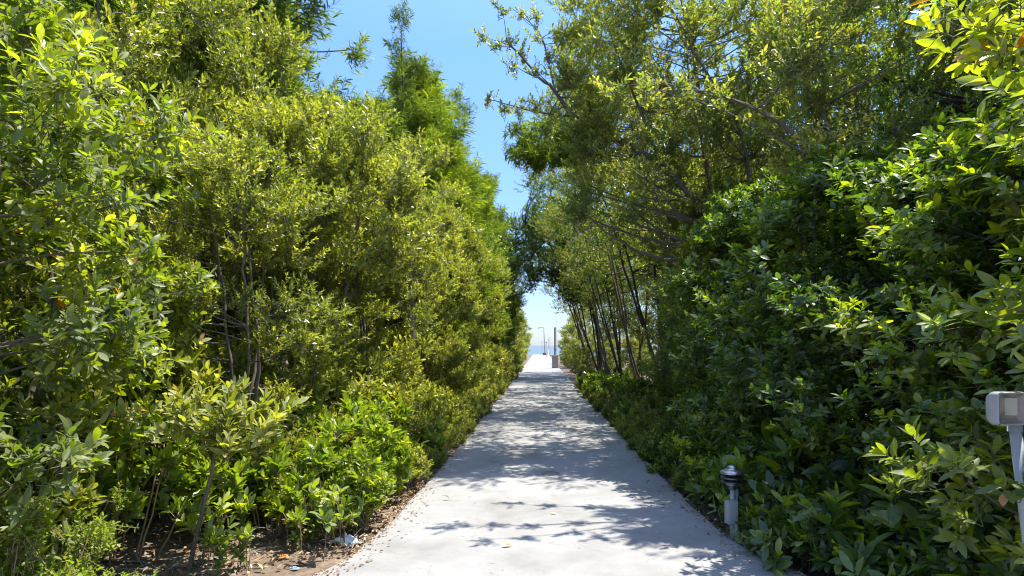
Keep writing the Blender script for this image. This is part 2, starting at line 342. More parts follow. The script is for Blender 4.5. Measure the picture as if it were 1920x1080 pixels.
def path():
    m, t, b, out = newmat('painted_concrete')
    tc = N(t, 'ShaderNodeTexCoord'); v = tc.outputs['Object']
    n = N(t, 'ShaderNodeTexNoise', i_Scale=.9, i_Detail=8, i_Roughness=.65); t.links.new(v, n.inputs['Vector'])
    r = ramp(t, [(.3, (.175, .166, .148)), (.42, (.235, .229, .214)), (.53, (.278, .273, .26)), (.75, (.302, .298, .286))], n.outputs[0])
    # scuffs and brown stains
    n2 = N(t, 'ShaderNodeTexNoise', i_Scale=2.3, i_Detail=10, i_Roughness=.75, i_Distortion=.6); t.links.new(v, n2.inputs['Vector'])
    r2 = ramp(t, [(.57, (0, 0, 0)), (.68, (1, 1, 1))], n2.outputs[0])
    mx = N(t, 'ShaderNodeMix', data_type='RGBA'); mx.inputs[7].default_value = (.19, .16, .115, 1)
    mm = N(t, 'ShaderNodeMath', operation='MULTIPLY', i_1=.55); t.links.new(r2.outputs[0], mm.inputs[0]); t.links.new(mm.outputs[0], mx.inputs[0])
    t.links.new(r.outputs[0], mx.inputs[6])
    # hairline cracks
    vo = N(t, 'ShaderNodeTexVoronoi', feature='DISTANCE_TO_EDGE', i_Scale=.75)
    wn = N(t, 'ShaderNodeTexNoise', i_Scale=3.0, i_Detail=8, i_Roughness=.7); t.links.new(v, wn.inputs['Vector'])
    va = N(t, 'ShaderNodeVectorMath', operation='MULTIPLY_ADD'); va.inputs[1].default_value = (.55, .55, .55)
    t.links.new(wn.outputs['Color'], va.inputs[0]); t.links.new(v, va.inputs[2]); t.links.new(va.outputs[0], vo.inputs['Vector'])
    rc = ramp(t, [(0, (1, 1, 1)), (.004, (.6, .6, .6)), (.008, (0, 0, 0))], vo.outputs[0])
    msk = ramp(t, [(.46, (0, 0, 0)), (.54, (1, 1, 1))], n.outputs[0])
    mc = N(t, 'ShaderNodeMath', operation='MULTIPLY'); t.links.new(rc.outputs[0], mc.inputs[0]); t.links.new(msk.outputs[0], mc.inputs[1])
    mc2 = N(t, 'ShaderNodeMath', operation='MULTIPLY', i_1=.8); t.links.new(mc.outputs[0], mc2.inputs[0])
    mx2 = N(t, 'ShaderNodeMix', data_type='RGBA'); mx2.inputs[7].default_value = (.2, .18, .15, 1)
    t.links.new(mc2.outputs[0], mx2.inputs[0]); t.links.new(mx.outputs[2], mx2.inputs[6])
    # fine speckle
    n3 = N(t, 'ShaderNodeTexNoise', i_Scale=60, i_Detail=6, i_Roughness=.8); t.links.new(v, n3.inputs['Vector'])
    r3 = ramp(t, [(.3, (.84, .84, .84)), (.6, (1, 1, 1))], n3.outputs[0])
    mx3 = N(t, 'ShaderNodeMix', data_type='RGBA', blend_type='MULTIPLY'); mx3.inputs[0].default_value = .8
    t.links.new(mx2.outputs[2], mx3.inputs[6]); t.links.new(r3.outputs[0], mx3.inputs[7]); t.links.new(mx3.outputs[2], b.inputs['Base Color'])
    b.inputs['Roughness'].default_value = .75
    bp = N(t, 'ShaderNodeBump', i_Strength=.25, i_Distance=.01); t.links.new(n3.outputs[0], bp.inputs['Height'])
    bp2 = N(t, 'ShaderNodeBump', i_Strength=.35, i_Distance=.04); t.links.new(n.outputs[0], bp2.inputs['Height']); t.links.new(bp.outputs[0], bp2.inputs['Normal'])
    t.links.new(bp2.outputs[0], b.inputs['Normal'])
    Lf = [(-6, -6.5), (-1, -5.5), (1.5, -4.6), (3.0, -3.1), (3.7, -2.25), (4.15, -1.8), (4.6, -1.5), (5.0, -1.39), (5.6, -1.34), (7, -1.31), (9, -1.27), (13, -1.25), (22, -1.22), (45, -1.2), (60, -1.15), (116, -1.1)]
    Rf = [(-6, 6.5), (-1, 5.4), (1.5, 3.9), (3.0, 2.8), (3.7, 2.3), (4.1, 2.02), (4.45, 1.85), (4.66, 1.75), (4.9, 1.65), (5.3, 1.57), (6.1, 1.52), (8.2, 1.48), (13, 1.46), (22, 1.44), (45, 1.42), (60, 1.45), (116, 1.7)]
    ys = np.unique(np.concatenate([np.linspace(-6, 12, 61), np.linspace(12, 116, 60)]))
    rng = np.random.default_rng(8); wob = rng.normal(0, .008, (2, len(ys)))
    lx = np.interp(ys, *zip(*Lf))+wob[0]; rx = np.interp(ys, *zip(*Rf))+wob[1]
    V = []; k = 10
    for i, y in enumerate(ys):
        for j in range(k):
            V.append((lx[i]+(rx[i]-lx[i])*j/(k-1), y, 0))
        V.append((lx[i], y, -.14)); V.append((rx[i], y, -.14))
    F = []; q = k+2
    for i in range(len(ys)-1):
        a = i*q; c = a+q
        for j in range(k-1): F.append((a+j, a+j+1, c+j+1, c+j))
        F.append((a+k, a, c, c+k)); F.append((a+k-1, a+k+1, c+k+1, c+k-1))
    F.append(((len(ys)-1)*q, (len(ys)-1)*q+k-1, (len(ys)-1)*q+k+1, (len(ys)-1)*q+k))
    tag(mesh_from('path', V, F, m, smooth=False), 'pale painted concrete path running straight to the sea', 'path', kind='structure')
path()
# ------------------------------------------------------------------ leaf litter (uncountable)
def litter():
    rng = np.random.default_rng(5); n = 26000
    x = np.where(rng.uniform(0, 1, n) < .62, -1.36-4*rng.uniform(0, 1, n)**1.8, 1.52+3.5*rng.uniform(0, 1, n)**1.8); y = rng.uniform(2.5, 30, n)**1.0
    y = 2.5+26*rng.uniform(0, 1, n)**1.7
    ok = np.ones(n, bool); ok &= ~((y < 5) & (x > -1.6-(5-y)*1.2) & (x < 1.7+(5-y)*.9)); x = x[ok]; y = y[ok]; n = len(x)
    z = GZ+.02+rng.uniform(0, .03, n)+np.clip((np.abs(x)-2)/1.5, 0, 1)*(.05*np.sin(x*1.7+y*.9)*np.cos(y*1.3-x*.6)+.015)
    th = rng.uniform(0, 6.28, n); D = np.stack([np.cos(th), np.sin(th), rng.normal(0, .3, n)], 1)
    Nn = np.stack([rng.normal(0, .4, n), rng.normal(0, .4, n), np.ones(n)], 1)
    V, F, k = leaf_geo(np.stack([x, y, z], 1), D, Nn, rng.uniform(.025, .075, n), rng.uniform(.012, .032, n), rng, 1, .35, .5)
    m = leaf_mat('dead_leaf', [(0, (.09, .055, .03)), (.4, (.2, .13, .07)), (.75, (.36, .27, .17)), (.93, (.5, .42, .3)), (1, (.5, .3, .06))], rough=.7, trans=.1, tcol=(1, .8, .5))
    o = mesh_from('leaf_litter', V, F, m, attr=np.repeat(rng.uniform(0, 1, n), k))
    tag(o, 'dry brown fallen leaves scattered over the soil beside the path', 'leaf litter', kind='stuff')
    n = 1500; y = 4.4+22*rng.uniform(0, 1, n)**1.8; sd_ = rng.uniform(0, 1, n) < .6; of = .22*rng.uniform(0, 1, n)**3
    x = np.where(sd_, -np.interp(y, [4.4, 4.6, 5, 5.6, 7, 9, 22], [1.62, 1.5, 1.39, 1.34, 1.31, 1.27, 1.22])+of, np.interp(y, [4.4, 4.9, 5.3, 6.1, 8.2, 22], [1.87, 1.65, 1.57, 1.52, 1.48, 1.44])-of)
    th = rng.uniform(0, 6.28, n); V, F, k = leaf_geo(np.stack([x, y, np.full(n, .007)], 1), np.stack([np.cos(th), np.sin(th), .05+0*th], 1), np.stack([rng.normal(0, .2, n), rng.normal(0, .2, n), np.ones(n)], 1), rng.uniform(.01, .045, n), rng.uniform(.006, .02, n), rng, 1, .2, .4)
    V[:, 2] = np.maximum(V[:, 2], .003); tag(mesh_from('edge_litter', V, F, m, attr=np.repeat(rng.uniform(0, 1, n), k)), 'small dry leaf bits blown onto the edges of the pale path', 'leaf litter', kind='stuff')
    g = Geo(); n = 1800; y = 3+22*rng.uniform(0, 1, n)**1.6; x = np.where(rng.uniform(0, 1, n) < .6, -rng.uniform(1.55, 4.5, n), rng.uniform(1.75, 4, n))
    ok = ~((y < 5.2) & (x > -1.75-(5.2-y)*1.25) & (x < 1.9+(5.2-y)*.9)); x = x[ok]; y = y[ok]; n = len(x)
    a = np.stack([x, y, np.full(n, GZ+.03)], 1); th = rng.uniform(0, 6.28, n); l = rng.uniform(.1, .35, n)
    bb = a+np.stack([np.cos(th)*l, np.sin(th)*l, rng.uniform(0, .1, n)], 1); bb[:, 0] = np.where((bb[:, 0] > -1.4) & (bb[:, 0] < 1.6), a[:, 0], bb[:, 0])
    g.twigs(a, bb, .004, .002)
    tag(g.build('fallen_twigs', M_BARKL), 'thin dry twigs strewn on the soil under the shrubs', 'twigs', kind='stuff')
litter()
# ------------------------------------------------------------------ tree builders
def pcone(z): return (math.sin(math.pi*min(1, .12+z*.86))**.55)*(1-.25*z)
def pcol(z): return .75+.25*math.sin(math.pi*z) if z < .85 else .75*(1-z)/.15+.15
def ptop(z): return math.sqrt(max(0.02, 1-(2*z-1)**2))
def stems_multi(rng, n, H, spread, r, lean=(0, 0)):
    out = []
    for i in range(n):
        a = rng.uniform(0, 6.28) if n > 1 else 0; s = spread*rng.uniform(.4, 1)
        p = [(rng.normal(0, .06), rng.normal(0, .06), -.12)]
        for f in (.2, .45, .7, 1):
            p.append((s*math.cos(a)*f**1.1+lean[0]*f+rng.normal(0, .06), s*math.sin(a)*f**1.1+lean[1]*f+rng.normal(0, .06), H*f*rng.uniform(.95, 1.03)))
        out.append((p, r*rng.uniform(.7, 1.1), r*.2))
    return out
def proto_button(seed, H=5.2, R_=1.5, z0=.35, n=85, tips=38, kind='button', r=.042, st=4, over=None, name='buttonwood_tree', cr=.42):
    rng = np.random.default_rng(seed)
    C = clumps_env(rng, n, z0, H-.2, R_, pcol, .35)
    return make_tree(name, kind, seed, stems_multi(rng, st, H*.9, R_*.6, r), C, rng.uniform(cr*.7, cr*1.2, n), tips, over=over)
B = [proto_button(11), proto_button(12, H=5.6, R_=1.4), proto_button(13, H=4.6, R_=1.5, n=75)]
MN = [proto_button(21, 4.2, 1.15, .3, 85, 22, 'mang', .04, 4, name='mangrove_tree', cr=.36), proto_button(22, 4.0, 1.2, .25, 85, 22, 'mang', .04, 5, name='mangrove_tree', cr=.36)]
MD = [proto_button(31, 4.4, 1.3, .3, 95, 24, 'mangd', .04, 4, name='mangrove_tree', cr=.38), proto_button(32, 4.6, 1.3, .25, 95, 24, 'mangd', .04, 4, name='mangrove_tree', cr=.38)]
def proto_high(seed, kind, H, z0, R_, n, tips, r=.09, st=2, lean=(0, 0), over=None, name='shade_tree', cr=.6, spread=.7, extra=0):
    """bare lower trunks, crown only above z0"""
    rng = np.random.default_rng(seed)
    C = clumps_env(rng, n, z0, H-.3, R_, ptop, .3, lean=lean)
    if extra: C = np.vstack([C, clumps_env(rng, extra, .8, z0, .8, lambda z: 1, .2)])
    return make_tree(name, kind, seed, stems_multi(rng, st, H*.85, spread, r, lean), C, rng.uniform(cr*.7, cr*1.2, len(C)), tips, over=over, brk=1.3)
DK = [proto_high(41, 'dark', 8.8, 2.9, 2.2, 95, 34), proto_high(42, 'dark', 9.4, 3.2, 2.3, 95, 34, st=3, r=.08)]
OL = [proto_high(51, 'olive', 8.6, 2.4, 2.0, 95, 34, st=3, r=.07, extra=6), proto_high(52, 'olive', 7.4, 2.0, 1.8, 85, 32, st=3, r=.05, extra=8)]
def proto_cas(seed, H=11.5, R_=2.3, n=190, tips=20, z0=.1):
    rng = np.random.default_rng(seed)
    z = z0+(1-z0)*rng.uniform(0, 1, n)**1.05; th = rng.uniform(0, 6.28, n)
    rad = R_*(1.04-z)**.42*rng.uniform(.25, 1, n)*(1+.3*np.sin(th*2+z*9))
    C = np.stack([rad*np.cos(th)+.25*np.sin(z*4), rad*np.sin(th), z*H+rad*.45], 1)
    st = [([(0, 0, -.1), (.1, .05, H*.3), (.25, 0, H*.6), (.18, .05, H*.8), (.12, 0, H*.94)], .14, .012)]
    return make_tree('casuarina_tree', 'needle', seed, st, C, rng.uniform(.4, .8, n)*(1.15-.5*z), tips, flat=1.0, up=.75, brk=.9)
LN = [proto_high(45, 'olive', 9.2, 3.9, 2.3, 80, 30, lean=(-2.0, 0), st=3, r=.06, spread=1.2), proto_high(46, 'dark', 9.0, 4.0, 2.4, 85, 30, lean=(-1.9, 0), st=3, r=.075, spread=1.3)]
CA = [proto_cas(61), proto_cas(62, 11, 2.6, 200)]
CA.append(proto_cas(63, 11.6, 1.1, 48, 5, .5))
# small plants
def proto_shrub(seed, kind, H, R_, ns, tips_each, over=None, name='leafy_shrub', r=.008):
    rng = np.random.default_rng(seed); st = []; C = []
    for i in range(ns):
        a = rng.uniform(0, 6.28); s = R_*math.sqrt(rng.uniform(0, 1)); h = H*rng.uniform(.55, 1)*(1-.3*(s/R_)**2)
        b = (s*.45*math.cos(a), s*.45*math.sin(a), -.05); t = (s*math.cos(a), s*math.sin(a), h)
        st.append(([b, ((b[0]+t[0])/2-.02, (b[1]+t[1])/2, h*.5), t], r, r*.4)); C.append(t)
        if H > .4: C.append((b[0]*.35+t[0]*.65+rng.normal(0, .08), b[1]*.35+t[1]*.65+rng.normal(0, .08), h*.62))
    return make_tree(name, kind, seed, st, np.array(C), .14 if H > .4 else .08, tips_each, over=over, cat='shrub', up=1.1)
OB = [proto_button(35, 4.8, 1.25, .5, 75, 36, 'olive', .035, 5, name='olive_leaved_tree'), proto_button(36, 4.4, 1.3, .4, 75, 30, 'dark', .035, 5, name='olive_leaved_tree')]
SHF = [proto_shrub(71, 'fresh', .95, .5, 16, 7), proto_shrub(72, 'fresh', .75, .45, 15, 7), proto_shrub(73, 'fresh', .6, .4, 12, 6)]
SHB = [proto_shrub(74, 'button', 1.1, .55, 20, 8, dict(per=11, L=.07, W=.026)), proto_shrub(75, 'button', .7, .5, 16, 8, dict(per=10, L=.06, W=.024))]
SHD = [proto_shrub(76, 'dark', .75, .55, 22, 8, dict(L=.07, W=.03)), proto_shrub(77, 'dark', .55, .5, 20, 8, dict(L=.06, W=.026)), proto_shrub(78, 'olive', .7, .5, 20, 8, dict(L=.06, W=.02))]
SHM = [proto_shrub(79, 'mangd', .8, .42, 11, 3, dict(L=.13, W=.05, per=8), name='mangrove_shrub'), proto_shrub(80, 'mangd', .6, .4, 9, 3, dict(L=.13, W=.052, per=8), name='mangrove_shrub')]
SEED = [proto_shrub(81, 'fresh', .36, .03, 1, 2, dict(detail=2, per=6, L=.11, W=.045, tl=.06), 'mangrove_seedling', .006), proto_shrub(82, 'fresh', .34, .10, 3, 2, dict(detail=2, per=7, L=.085, W=.035, tl=.09), 'mangrove_seedling', .005), proto_shrub(83, 'fresh', .5, .12, 3, 3, dict(detail=2, per=7, L=.085, W=.036, tl=.13), 'mangrove_seedling', .006)]
ORD = ['nearest', 'second', 'third', 'fourth', 'fifth', 'sixth', 'seventh', 'eighth', 'ninth', 'tenth', 'eleventh', 'twelfth', 'thirteenth', 'fourteenth', 'fifteenth', 'sixteenth', 'seventeenth', 'eighteenth', 'nineteenth', 'twentieth', 'twenty-first', 'twenty-second', 'twenty-third', 'twenty-fourth']
rg = random.Random(4)
def row(protos, spots, text, group, tiltmax=.04, rz=None):
    """text has {o} for the order along the path, counted from the camera"""
    spots = sorted(spots, key=lambda s: s[1])
    for i, sp in enumerate(spots):
        x, y = sp[:2]; s = sp[2] if len(sp) > 2 else 1; k = sp[3] if len(sp) > 3 else rg.randrange(len(protos))
        sc = (s*rg.uniform(.92, 1.08), s*rg.uniform(.92, 1.08), (sp[4] if len(sp) > 4 else s)*rg.uniform(.94, 1.06))
        place(protos[k], (x, y, GZ), rg.uniform(0, 6.28) if rz is None else rz+rg.uniform(-.4, .4), sc, text.format(o=ORD[i]), group, (rg.uniform(-tiltmax, tiltmax), rg.uniform(-tiltmax, tiltmax)))

BM = 'buttonwood trees lining the left of the path'
# ---- left side
row(B, [(-3.0, 6.6, .85, 2), (-3.75, 8.7, .95, 0), (-2.9, 10.6, .9, 1), (-2.9, 15.2, 1, 0), (-2.7, 17.4, 1, 1), (-2.65, 19.6, 1, 2), (-2.75, 22, 1.05, 0), (-2.8, 24.8, 1.1, 1)],
    '{o} yellow-green buttonwood tree in the front row left of the path', BM)
row(B, [(-5.2, 5.4, 1.05, 1, 1.2), (-5.2, 7.4, 1.05, 0, 1.42), (-4.7, 9.6, 1.0, 1, 1.32), (-4.5, 12.4, 1.0, 2, 1.38), (-4.3, 15.6, 1.05, 1, 1.3), (-4.8, 20, 1.2), (-4.8, 24, 1.2), (-4.8, 29, 1.2)],
    '{o} buttonwood tree in the taller second row left of the path', 'buttonwood trees behind the left hedge')
row(MN, [(-3.55, 3.5, 1.0, 0), (-4.1, 4.9, 1.08, 1), (-3.3, 2.0, .95, 1)], '{o} large-leaved mangrove tree at the left edge near the camera', 'mangrove trees at the left edge')
row(CA, [(-6.9, 10.8, 1.05, 0), (-6.0, 14.4, 1.05, 1), (-5.0, 17.6, .9, 1, .80), (-4.4, 20.0, 1.15, 0, .88), (-4.2, 22.8, 1.12, 1, .92), (-4.0, 26.5, 1.0, 0, .95), (-3.6, 30.5, 1.0, 1, .97), (-3.1, 35, 1.0, 0, .97), (-8.0, 14, 1.15), (-8.0, 18, 1.1), (-6.5, 25, 1.0, 0, .95), (-4.1, 19.6, .8, 2, 1.0)],
    '{o} feathery casuarina tree rising behind the left hedge', 'casuarina trees on the left', .06)
row([B[0], B[1], DK[0]], [(-8, 8, 1.3, 1), (-8.5, 11, 1.3, 0), (-8, 21, 1.0, 2), (-8, 29, 1.0, 2), (-11, 15, 1.1, 2), (-7, 3.5, 1.2, 1), (-10, 6, 1.0, 2), (-6.5, 36, 1.0, 2)],
    '{o} tree deep in the wood behind the left casuarinas', 'trees deep in the left wood')
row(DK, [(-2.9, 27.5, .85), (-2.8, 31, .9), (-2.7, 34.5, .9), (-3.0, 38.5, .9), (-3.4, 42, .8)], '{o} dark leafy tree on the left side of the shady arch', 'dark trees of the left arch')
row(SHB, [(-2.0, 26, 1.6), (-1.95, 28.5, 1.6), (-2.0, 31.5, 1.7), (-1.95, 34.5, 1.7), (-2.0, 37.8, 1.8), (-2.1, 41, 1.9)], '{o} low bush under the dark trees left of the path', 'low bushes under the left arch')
row(B, [(-2.3, 44.5, .95), (-2.2, 49, .92), (-2.1, 54, .9), (-2.1, 60, .9), (-2.2, 67, .76), (-2.3, 75, .74), (-2.4, 84, .7), (-4.5, 52, .9), (-4.8, 64, .95)], '{o} sunlit yellow-green tree on the left past the shady arch', 'sunlit trees beyond the arch on the left')
row(SHF, [(-1.75, 5.75, .95, 0), (-1.95, 6.4, 1.1, 0), (-1.72, 6.9, .85, 1), (-2.35, 5.8, 1.1, 1), (-1.68, 7.7, .8, 2), (-2.1, 7.4, 1.2, 0), (-1.65, 8.8, .8, 1), (-2.9, 5.7, 1.25, 0), (-3.3, 4.9, 1.3, 0)],
    '{o} knee-high bright green shrub at the left edge of the path', 'bright knee-high shrubs on the left path edge')
row(SHB, [(-2.2, 8.6, 1.3), (-1.9, 9.8, .9), (-2.3, 10.6, 1.2), (-1.8, 11.2, .9), (-1.8, 12.6, .9), (-2.2, 13.2, 1.3), (-1.75, 14.2, .9), (-1.8, 16, 1), (-1.8, 18, 1.1), (-1.85, 20, 1.2), (-1.85, 22, 1.2), (-1.9, 24, 1.3)],
    '{o} small-leaved low bush spilling towards the left edge of the path', 'low bushes on the left path edge')
row(SHB, [(-1.5, 7.3, .5), (-1.5, 8.3, .55), (-1.48, 9.3, .55), (-1.48, 10.4, .6), (-1.46, 11.7, .6), (-1.46, 13.2, .65), (-1.45, 14.9, .65), (-1.45, 16.8, .7), (-1.45, 19, .75), (-1.45, 21.4, .75), (-1.45, 24, .8), (-1.45, 27, .85), (-1.45, 30.5, .9), (-1.45, 34.5, .9), (-1.45, 39, .95)],
    '{o} ankle-high yellow-green tuft hugging the left edge of the path', 'ankle-high tufts on the left path edge')
row(SHB, [(-2.7, 6.9, 1.5), (-3.6, 6, 1.6), (-2.9, 7.9, 1.5), (-2.9, 9.5, 1.5), (-3.0, 12, 1.6), (-3.9, 4.4, 1.5), (-4.4, 6.6, 1.7), (-2.9, 14.3, 1.5)],
    '{o} waist-high bush filling the gap under the left hedge', 'waist-high bushes under the left hedge')
row(SEED, [(-1.68, 4.95, .95, 0), (-1.62, 5.25, 1.0, 2), (-1.9, 5.15, .9, 1), (-1.75, 5.5, 1.0, 2), (-2.15, 4.75, .9, 1), (-2.35, 4.55, 1, 1), (-2.05, 5.4, 1.1, 2), (-1.55, 5.75, .9, 2), (-1.6, 6.2, 1.0, 2), (-2.6, 4.9, 1.1, 2), (-2.5, 5.3, 1.1, 1), (-1.5, 6.7, .9, 2)],
    '{o} young mangrove seedling standing in the litter left of the path', 'mangrove seedlings in the leaf litter')
VN = [proto_shrub(91, 'vine', 1.0, .6, 26, 9, name='trailing_vine', r=.006), proto_shrub(92, 'vine', .7, .55, 22, 9, name='trailing_vine', r=.006)]
row(VN, [(-2.85, 3.3, .95, 0), (-2.3, 3.25, .72, 1), (-3.4, 4.3, .9, 0)],
    '{o} fine-leaved lime green vine mound in the lower left corner', 'vine mounds in the lower left')
# forked tree, pale trunk tree and sapling that stand out on the left
def hero_left():
    rng = np.random.default_rng(101)
    D = 8.3; b = px(628, 870, D); b[2] = GZ-.05
    P = lambda x, y, d=0: tuple(px(x, y, D+d)-np.array([b[0], b[1], GZ]))
    st = [([(0, 0, -.05), P(629, 740), P(622, 640), P(604, 560), P(578, 500), P(596, 430), P(604, 350, .2)], .06, .018),
          ([P(624, 660), P(640, 590, .1), P(655, 500, .2), P(672, 420, .3), P(690, 350, .3)], .035, .012),
          ([(.1, .3, -.1), P(598, 700, .3), P(588, 560, .5), P(560, 470, .5), P(540, 380, .4)], .035, .012),
          ([P(578, 500), P(550, 430), P(530, 330, -.2)], .025, .01)]
    C = []
    for _ in range(74):
        x, y = rng.uniform(470, 770), rng.uniform(190, 545)
        if ((x-620)/160)**2+((y-370)/190)**2 < 1: C.append(P(x, y, rng.uniform(-.8, 1.1)))
    make_tree('buttonwood_tree', 'gold', 101, st, np.array(C), .36, 26, tuple(b*[1, 1, 0]+[0, 0, GZ]),
              'golden-leaved buttonwood tree with a dark forked trunk left of the path', 'tree', BM)
    D = 12.6; b = px(772, 800, D)
    P = lambda x, y, d=0: tuple(px(x, y, D+d)-np.array([b[0], b[1], GZ]))
    st = [([(0, 0, -.1), P(774, 690), P(772, 600), P(768, 480), P(760, 380)], .095, .03)]
    C = [P(rng.uniform(690, 850), rng.uniform(260, 560), rng.uniform(-.3, 1.3)) for _ in range(55)]
    o = make_tree('buttonwood_tree', 'button', 102, st, np.array(C), .4, 26, (b[0], b[1], GZ), 'buttonwood tree with one straight pale grey trunk left of the path', 'tree', BM)
    [c for c in o.children if c.name.startswith('trunk')][0].data.materials[0] = M_BARKL
    # sapling
    D = 4.75; b = px(352, 1050, D)
    P = lambda x, y, d=0: tuple(px(x, y, D+d)-np.array([b[0], b[1], GZ]))
    st = [([(0, 0, -.05), P(372, 985), P(392, 905), P(402, 850), P(398, 815)], .02, .011), ([P(402, 850), P(430, 810), P(470, 780)], .01, .005), ([P(400, 830), P(370, 800), P(340, 780)], .01, .005), ([P(402, 850), P(410, 790, .1), P(440, 750, .1)], .01, .005)]
    C = [P(x, y, rng.uniform(-.22, .22)) for x, y in [(345, 770), (375, 745), (410, 760), (440, 735), (475, 765), (505, 790), (420, 800), (380, 800), (455, 800), (485, 820), (350, 800), (400, 850), (430, 830), (520, 765), (450, 770), (330, 790)]]
    make_tree('sapling', 'gold', 103, st, np.array(C), .15, 6, (b[0], b[1], GZ), 'young tree with a thin bent tan stem and a flat yellow-green top', 'sapling', over=dict(detail=2, L=.105, W=.034, per=9, tl=.13), up=1.3)
hero_left()
# ---- right side
row(MN, [(2.95, 2.45, 1.05, 0, 1.0), (3.75, 4.1, 1.15, 1, 1.22)], '{o} bright large-leaved mangrove tree at the right edge near the camera', 'bright mangrove trees at the right edge', )
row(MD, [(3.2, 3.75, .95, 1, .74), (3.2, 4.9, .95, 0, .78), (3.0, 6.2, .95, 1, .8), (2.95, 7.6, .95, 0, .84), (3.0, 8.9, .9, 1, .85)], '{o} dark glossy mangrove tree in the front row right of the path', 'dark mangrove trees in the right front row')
row([DK[0], DK[1], OL[0]], [(6.6, 4.7, .9, 1), (5.4, 7.2, .98, 0), (5.2, 9.6, 1.0, 2), (8.3, 6, 1.1, 1), (8, 10, 1.1, 0), (5.8, 12.5, 1, 0)],
    '{o} tall dark tree standing behind the right mangroves', 'tall trees behind the right mangroves')
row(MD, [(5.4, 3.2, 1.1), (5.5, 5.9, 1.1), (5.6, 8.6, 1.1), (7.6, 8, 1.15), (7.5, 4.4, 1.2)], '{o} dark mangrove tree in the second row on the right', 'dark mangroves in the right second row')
SG = 'shade trees along the right of the path'
row(LN, [(3.3, 10.2, .95, 0), (3.6, 13.5, .98, 0), (3.4, 17.0, .92, 1), (3.3, 20.5, .96, 0), (3.2, 24, .92, 1), (3.1, 27.5, .95, 0), (3.0, 31, .95, 1), (2.9, 34.5, .98, 1), (3.0, 38, .9, 0)],
    '{o} bare-trunked tree leaning over the path from the right', SG, .05, 0)
row([OL[0], OL[1], DK[0], DK[1]], [(4.4, 11.8, .9, 1), (4.6, 15.4, .95, 0), (4.5, 19, .85, 2), (4.6, 23.0, .9, 3), (4.4, 28, .9, 0), (4.2, 33, .9, 2), (4.2, 41, .8, 0)],
    '{o} slender upright tree among the trunks right of the path', 'upright trees among the right trunks', .10)
row([OL[1], DK[0], DK[1]], [(6.6, 17, .9, 0), (7, 22, .95, 1), (7, 28, .95, 2)], '{o} bare-trunked tree set back from the right of the path', 'shade trees set back on the right', .06)
row(SHD, [(1.95, 6.7, .8), (2.0, 7.6, .9), (1.95, 8.5, .9), (1.95, 9.5, .95), (1.95, 10.6, .95), (1.95, 11.8, .95), (1.95, 13.1, 1), (2.0, 14.6, 1), (1.95, 16.3, 1.), (2.0, 18, 1.0), (2.0, 20, 1.1), (2.0, 22.3, 1.1), (2.05, 25, 1.1), (2.1, 28, 1.1)],
    '{o} low dark shrub bordering the right edge of the path', 'low dark shrubs on the right path edge')
row(SHD, [(2.6, 7.2, 1.3), (2.8, 8.4, 1.3), (2.9, 9.8, 1.3), (2.8, 11.3, 1.2), (2.9, 13.4, 1.2), (3.0, 15.5, 1.2), (3.0, 18, 1.2), (3.1, 21, 1.2), (3.2, 24.5, 1.3), (3.2, 28.5, 1.3), (4.2, 13, 1.4), (4.3, 17, 1.4), (4.4, 21, 1.4)],
    '{o} dark shrub growing between the trunks right of the path', 'shrubs among the right trunks')
row(SHD, [(1.72, 7.1, .55), (1.7, 8.0, .6), (1.68, 9.0, .6), (1.66, 10, .6), (1.66, 11.2, .6), (1.65, 12.5, .6), (1.65, 14, .65), (1.65, 15.6, .65), (1.65, 17.4, .7), (1.65, 19.4, .7), (1.68, 21.5, .7), (1.7, 24, .7)],
    '{o} ankle-high leafy tuft hugging the right edge of the path', 'ankle-high tufts on the right path edge')
row(SHM, [(1.84, 5.0, .7, 1), (1.9, 4.6, .75, 0), (2.25, 4.3, .95, 0), (2.1, 3.75, .8, 1), (2.45, 3.6, 1.05, 0), (2.7, 4.4, 1.3, 0), (2.3, 5.2, 1.1, 0), (2.0, 5.75, .95, 0), (1.9, 6.3, .85, 1), (2.35, 3.0, .95, 1), (2.6, 5.9, 1.4, 0), (2.5, 6.9, 1.3, 0), (2.9, 3.0, 1.2, 0)],
    '{o} low mangrove shrub with broad glossy leaves beside the bollard light', 'broad-leaved mangrove shrubs at the lower right')
row([B[0], B[2]], [(3.2, 47.5, .85), (2.9, 52, .8), (3.0, 58, .85), (3.0, 66, .55), (5.2, 50, .7), (7, 44, .75), (6, 40, .6), (8.5, 36, .6), (9, 30, .55), (5.5, 34, .45), (5.2, 44, .5), (4.0, 46, .5), (2.4, 44, .42), (2.25, 40, .32), (2.2, 49, .4), (2.3, 55, .45), (2.2, 36, .3), (2.4, 32, .3), (4.3, 38, .45), (4.4, 31, .4), (6, 27, .5)], '{o} sunlit yellow-green bush behind the post and right trunks', 'sunlit bushes beyond the right trunks')
